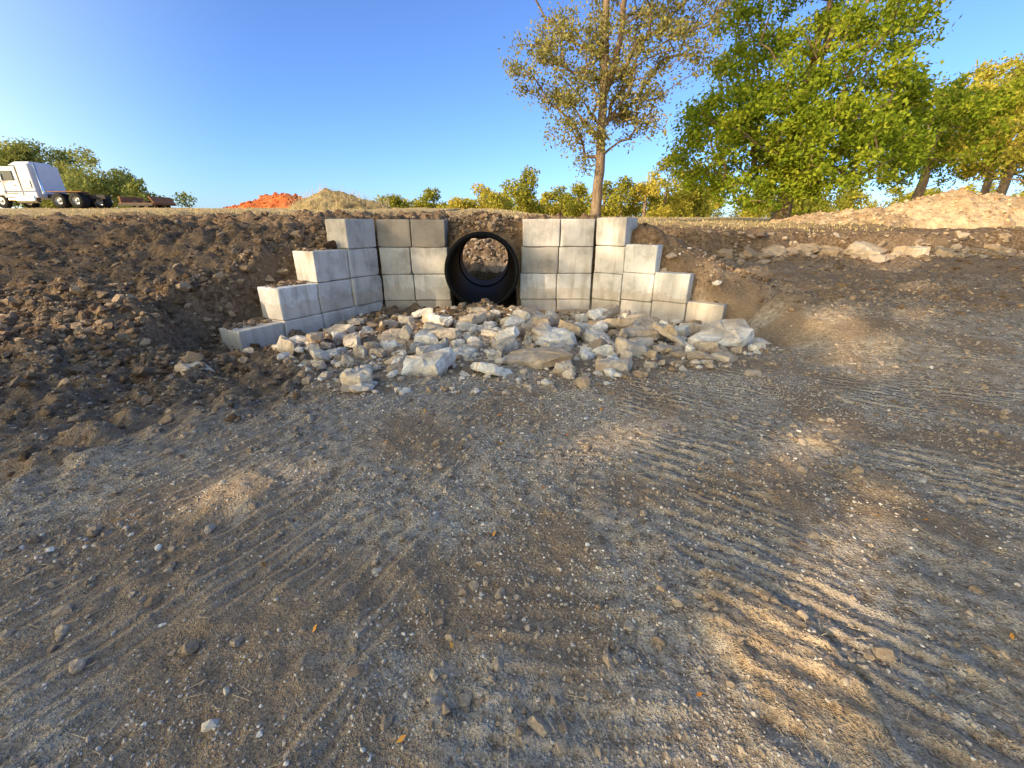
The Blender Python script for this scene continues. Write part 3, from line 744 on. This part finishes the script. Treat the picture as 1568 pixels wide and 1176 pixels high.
# ------------------------------------------------------------------ grass and litter
r=np.random.default_rng(150)
n=26000; x=r.uniform(-34,30,n); y=13.2+r.uniform(0,1,n)**1.5*26
k=(fbm(x*.35,y*.35,3,151)>.42)&(np.abs(x)<y*1.25); x=x[k];y=y[k]
k=~((x>-7.5)&(x<3.4)&(y<21)); x=x[k];y=y[k]; n=len(x)
z=H(x,y); hgt=r.uniform(.04,.13,n); a=r.uniform(0,6.28,n); wd=.02+.0006*y
p=np.stack([x,y,z-.02],-1); u=np.stack([np.cos(a)*wd,np.sin(a)*wd,np.zeros(n)],-1)
tip=p+np.stack([r.normal(0,.05,n),r.normal(0,.05,n),hgt],-1)
Mgr=leaf_mat('dry_grass',[(0,(.38,.31,.11)),(.4,(.56,.43,.20)),(1,(.70,.55,.34))],.3)
mesh_obj('grass',np.stack([p-u,p+u,tip],1).reshape(-1,3),np.arange(3*n).reshape(n,3),Mgr,{'tint':('FACE',r.uniform(0,1,n))})
n=2800; x=r.uniform(-5,6,n); y=.6+7*r.uniform(0,1,n)**1.3; z=H(x,y)+.006; a=r.uniform(0,6.28,n); l=r.uniform(.015,.09,n)
p0=np.stack([x,y,z],-1); p1=p0+np.stack([np.cos(a)*l,np.sin(a)*l,r.uniform(-.002,.02,n)],-1)
Mst=simple('straw',(.55,.43,.28),.9)
segs_mesh('straw_litter',p0,p1,np.full(n,.0016),np.full(n,.0008),Mst,None,4)
n=90; x=r.uniform(-3,4,n); y=.8+5*r.uniform(0,1,n)
Mlf=leaf_mat('fallen_leaf',[(0,(.34,.14,.04)),(1,(.60,.30,.07))],0)
leaf_mesh('fallen_leaves',np.stack([x,y,H(x,y)+.012],-1),.035,Mlf,r,None,None,.5,5.0)

# ------------------------------------------------------------------ truck
import bmesh
def box(name,parent,c,s,mat,bev=.04,taper=None,rot=None):
    bm=bmesh.new(); bmesh.ops.create_cube(bm,size=1)
    for v in bm.verts:
        v.co.x*=s[0];v.co.y*=s[1];v.co.z*=s[2]
        if taper and v.co.z>0: v.co.x=v.co.x*taper[0]+taper[2]; v.co.y*=taper[1]
    if bev>0: bmesh.ops.bevel(bm,geom=bm.edges[:],offset=bev,segments=3,affect='EDGES',profile=.6)
    me=bpy.data.meshes.new(name); bm.to_mesh(me); bm.free()
    ob=bpy.data.objects.new(name,me); ob.location=c; me.materials.append(mat); scene.collection.objects.link(ob); ob.parent=parent
    if rot: ob.rotation_euler=rot
    return ob
def wheel(name,parent,c,R,w,mt,mh):
    prof=[(-w/2,R*.55),(-w/2,R*.92),(-w*.4,R),(w*.4,R),(w/2,R*.92),(w/2,R*.55)]
    tube_rev(name,prof,(c[0],c[1],c[2]),(c[0],c[1]+1,c[2]),28,mt,parent)
    tube_rev(name+'_hub',[(-w*.45,.55*R),(-w*.3,.5*R),(-w*.25,.22*R),(-w*.42,.2*R),(-w*.42,.001)],(c[0],c[1],c[2]),(c[0],c[1]+1,c[2]),20,mh,parent)
Mw=simple('white_paint',(.66,.66,.69),.3,0,.04); Mb=simple('tire_rubber',(.02,.02,.02),.85); Mh=simple('rim_steel',(.5,.5,.5),.35,.7)
Mg=simple('dark_glass',(.03,.04,.05),.08); Mfr=simple('frame_steel',(.06,.05,.045),.6); Mrust=simple('rusty_steel',(.28,.13,.06),.8); Mblue=simple('blue_stripe',(.08,.14,.32),.35); Mchr=simple('chrome',(.7,.7,.7),.15,1)
tk=empty('semi_truck',(-38.0,35,float(base(np.array(-38.0),np.array(35.)))),0)
box('hood',tk,(-.55,0,1.25),(2.1,1.9,1.05),Mw,.12,(.92,.85,.06))
box('grille',tk,(-1.63,0,1.1),(.08,1.3,.95),Mchr,.03)
box('front_bumper',tk,(-1.75,0,.5),(.25,2.3,.4),Mchr,.06)
box('front_fender',tk,(-.02,-.95,1.02),(1.35,.45,.35),Mw,.12)
box('cab',tk,(1.15,0,1.75),(1.5,2.3,2.1),Mw,.10,(.86,.95,.08))
box('door_window',tk,(1.15,-1.145,2.2),(.85,.05,.62),Mg,.01,rot=(-.05,0,0))
box('windshield',tk,(.50,0,2.2),(.04,1.9,.62),Mg,.01,rot=(0,.16,0))
box('door_seam',tk,(1.15,-1.162,1.0),(.95,.012,.03),Mfr,0)
box('door_gap_front',tk,(.68,-1.16,1.45),(.03,.012,.9),Mfr,0)
box('door_handle',tk,(1.5,-1.17,1.55),(.16,.03,.04),Mfr,0)
box('cab_sleeper_gap',tk,(1.9,0,1.75),(.10,2.2,2.0),Mfr,0)
box('stripe',tk,(1.15,-1.168,1.15),(1.3,.012,.08),Mblue,0)
box('sleeper',tk,(2.45,0,1.85),(1.0,2.36,2.3),Mw,.10,(.94,.95,-.02))
box('roof_fairing',tk,(2.0,0,3.02),(1.6,1.9,.28),Mw,.1,(.7,.8,.2))
box('sleeper_stripe',tk,(2.45,-1.187,1.15),(.95,.014,.08),Mblue,0)
box('sleeper_hatch',tk,(2.45,-1.180,1.6),(.6,.014,.5),Mfr,0)
box('sleeper_hatch_door',tk,(2.45,-1.190,1.6),(.56,.016,.46),Mw,0)
box('fuel_tank',tk,(2.0,-1.0,.62),(1.5,.55,.55),Mchr,.18)
box('step',tk,(1.1,-1.05,.6),(.7,.4,.12),Mchr,.02)
box('mirror',tk,(.55,-1.35,2.1),(.08,.2,.5),Mchr,.03)
tube_rev('exhaust_stack',[(0,.07),(2.0,.07),(2.0,.05),(0,.05)],(3.1,-.85,1.0),(3.1,-.85,3.0),14,Mchr,tk)
box('frame_rail',tk,(2.9,-.42,.85),(7.2,.1,.28),Mfr,.01); box('frame_rail_far',tk,(2.9,.42,.85),(7.2,.1,.28),Mfr,.01)
box('rear_fender',tk,(4.95,-.9,1.12),(2.6,.6,.06),Mrust,.02); box('fifth_wheel',tk,(4.8,0,1.12),(1.0,.9,.12),Mfr,.03)
for nm,wx in (('front_wheel',0.0),('drive_wheel',4.4),('tandem_wheel',5.7)):
    for sy in (-1,1): wheel(nm+('_near' if sy<0 else '_far'),tk,(wx,sy*.95,.52),.52,.35 if wx==0 else .6,Mb,Mh)
tr_=empty('flatbed_trailer',(-29.4,35.5,float(base(np.array(-29.4),np.array(35.5)))-.1),0)
box('deck',tr_,(1.0,0,.42),(2.6,2.4,.12),Mrust,.02); box('side_rail',tr_,(1.0,-1.22,.36),(2.6,.06,.18),Mfr,.01)
box('loading_ramp',tr_,(2.15,0,.70),(.08,2.2,.6),Mrust,.01,rot=(0,-.6,0)); box('headboard',tr_,(-.2,0,.70),(.1,2.2,.5),Mrust,.02)
for wx in (.9,1.6):
    for sy in (-1,1): wheel('trailer_wheel',tr_,(wx,sy*.9,.32),.32,.3,Mb,Mh)
n=260; i_=r.integers(0,len(q2),n); p0=q2[i_]
segs_mesh('weeds',p0,p0+np.stack([r.normal(0,.15,n),r.normal(0,.1,n),r.uniform(.15,.6,n)],-1),np.full(n,.012),np.full(n,.006),Mst,None,3)
print('done',len(V))
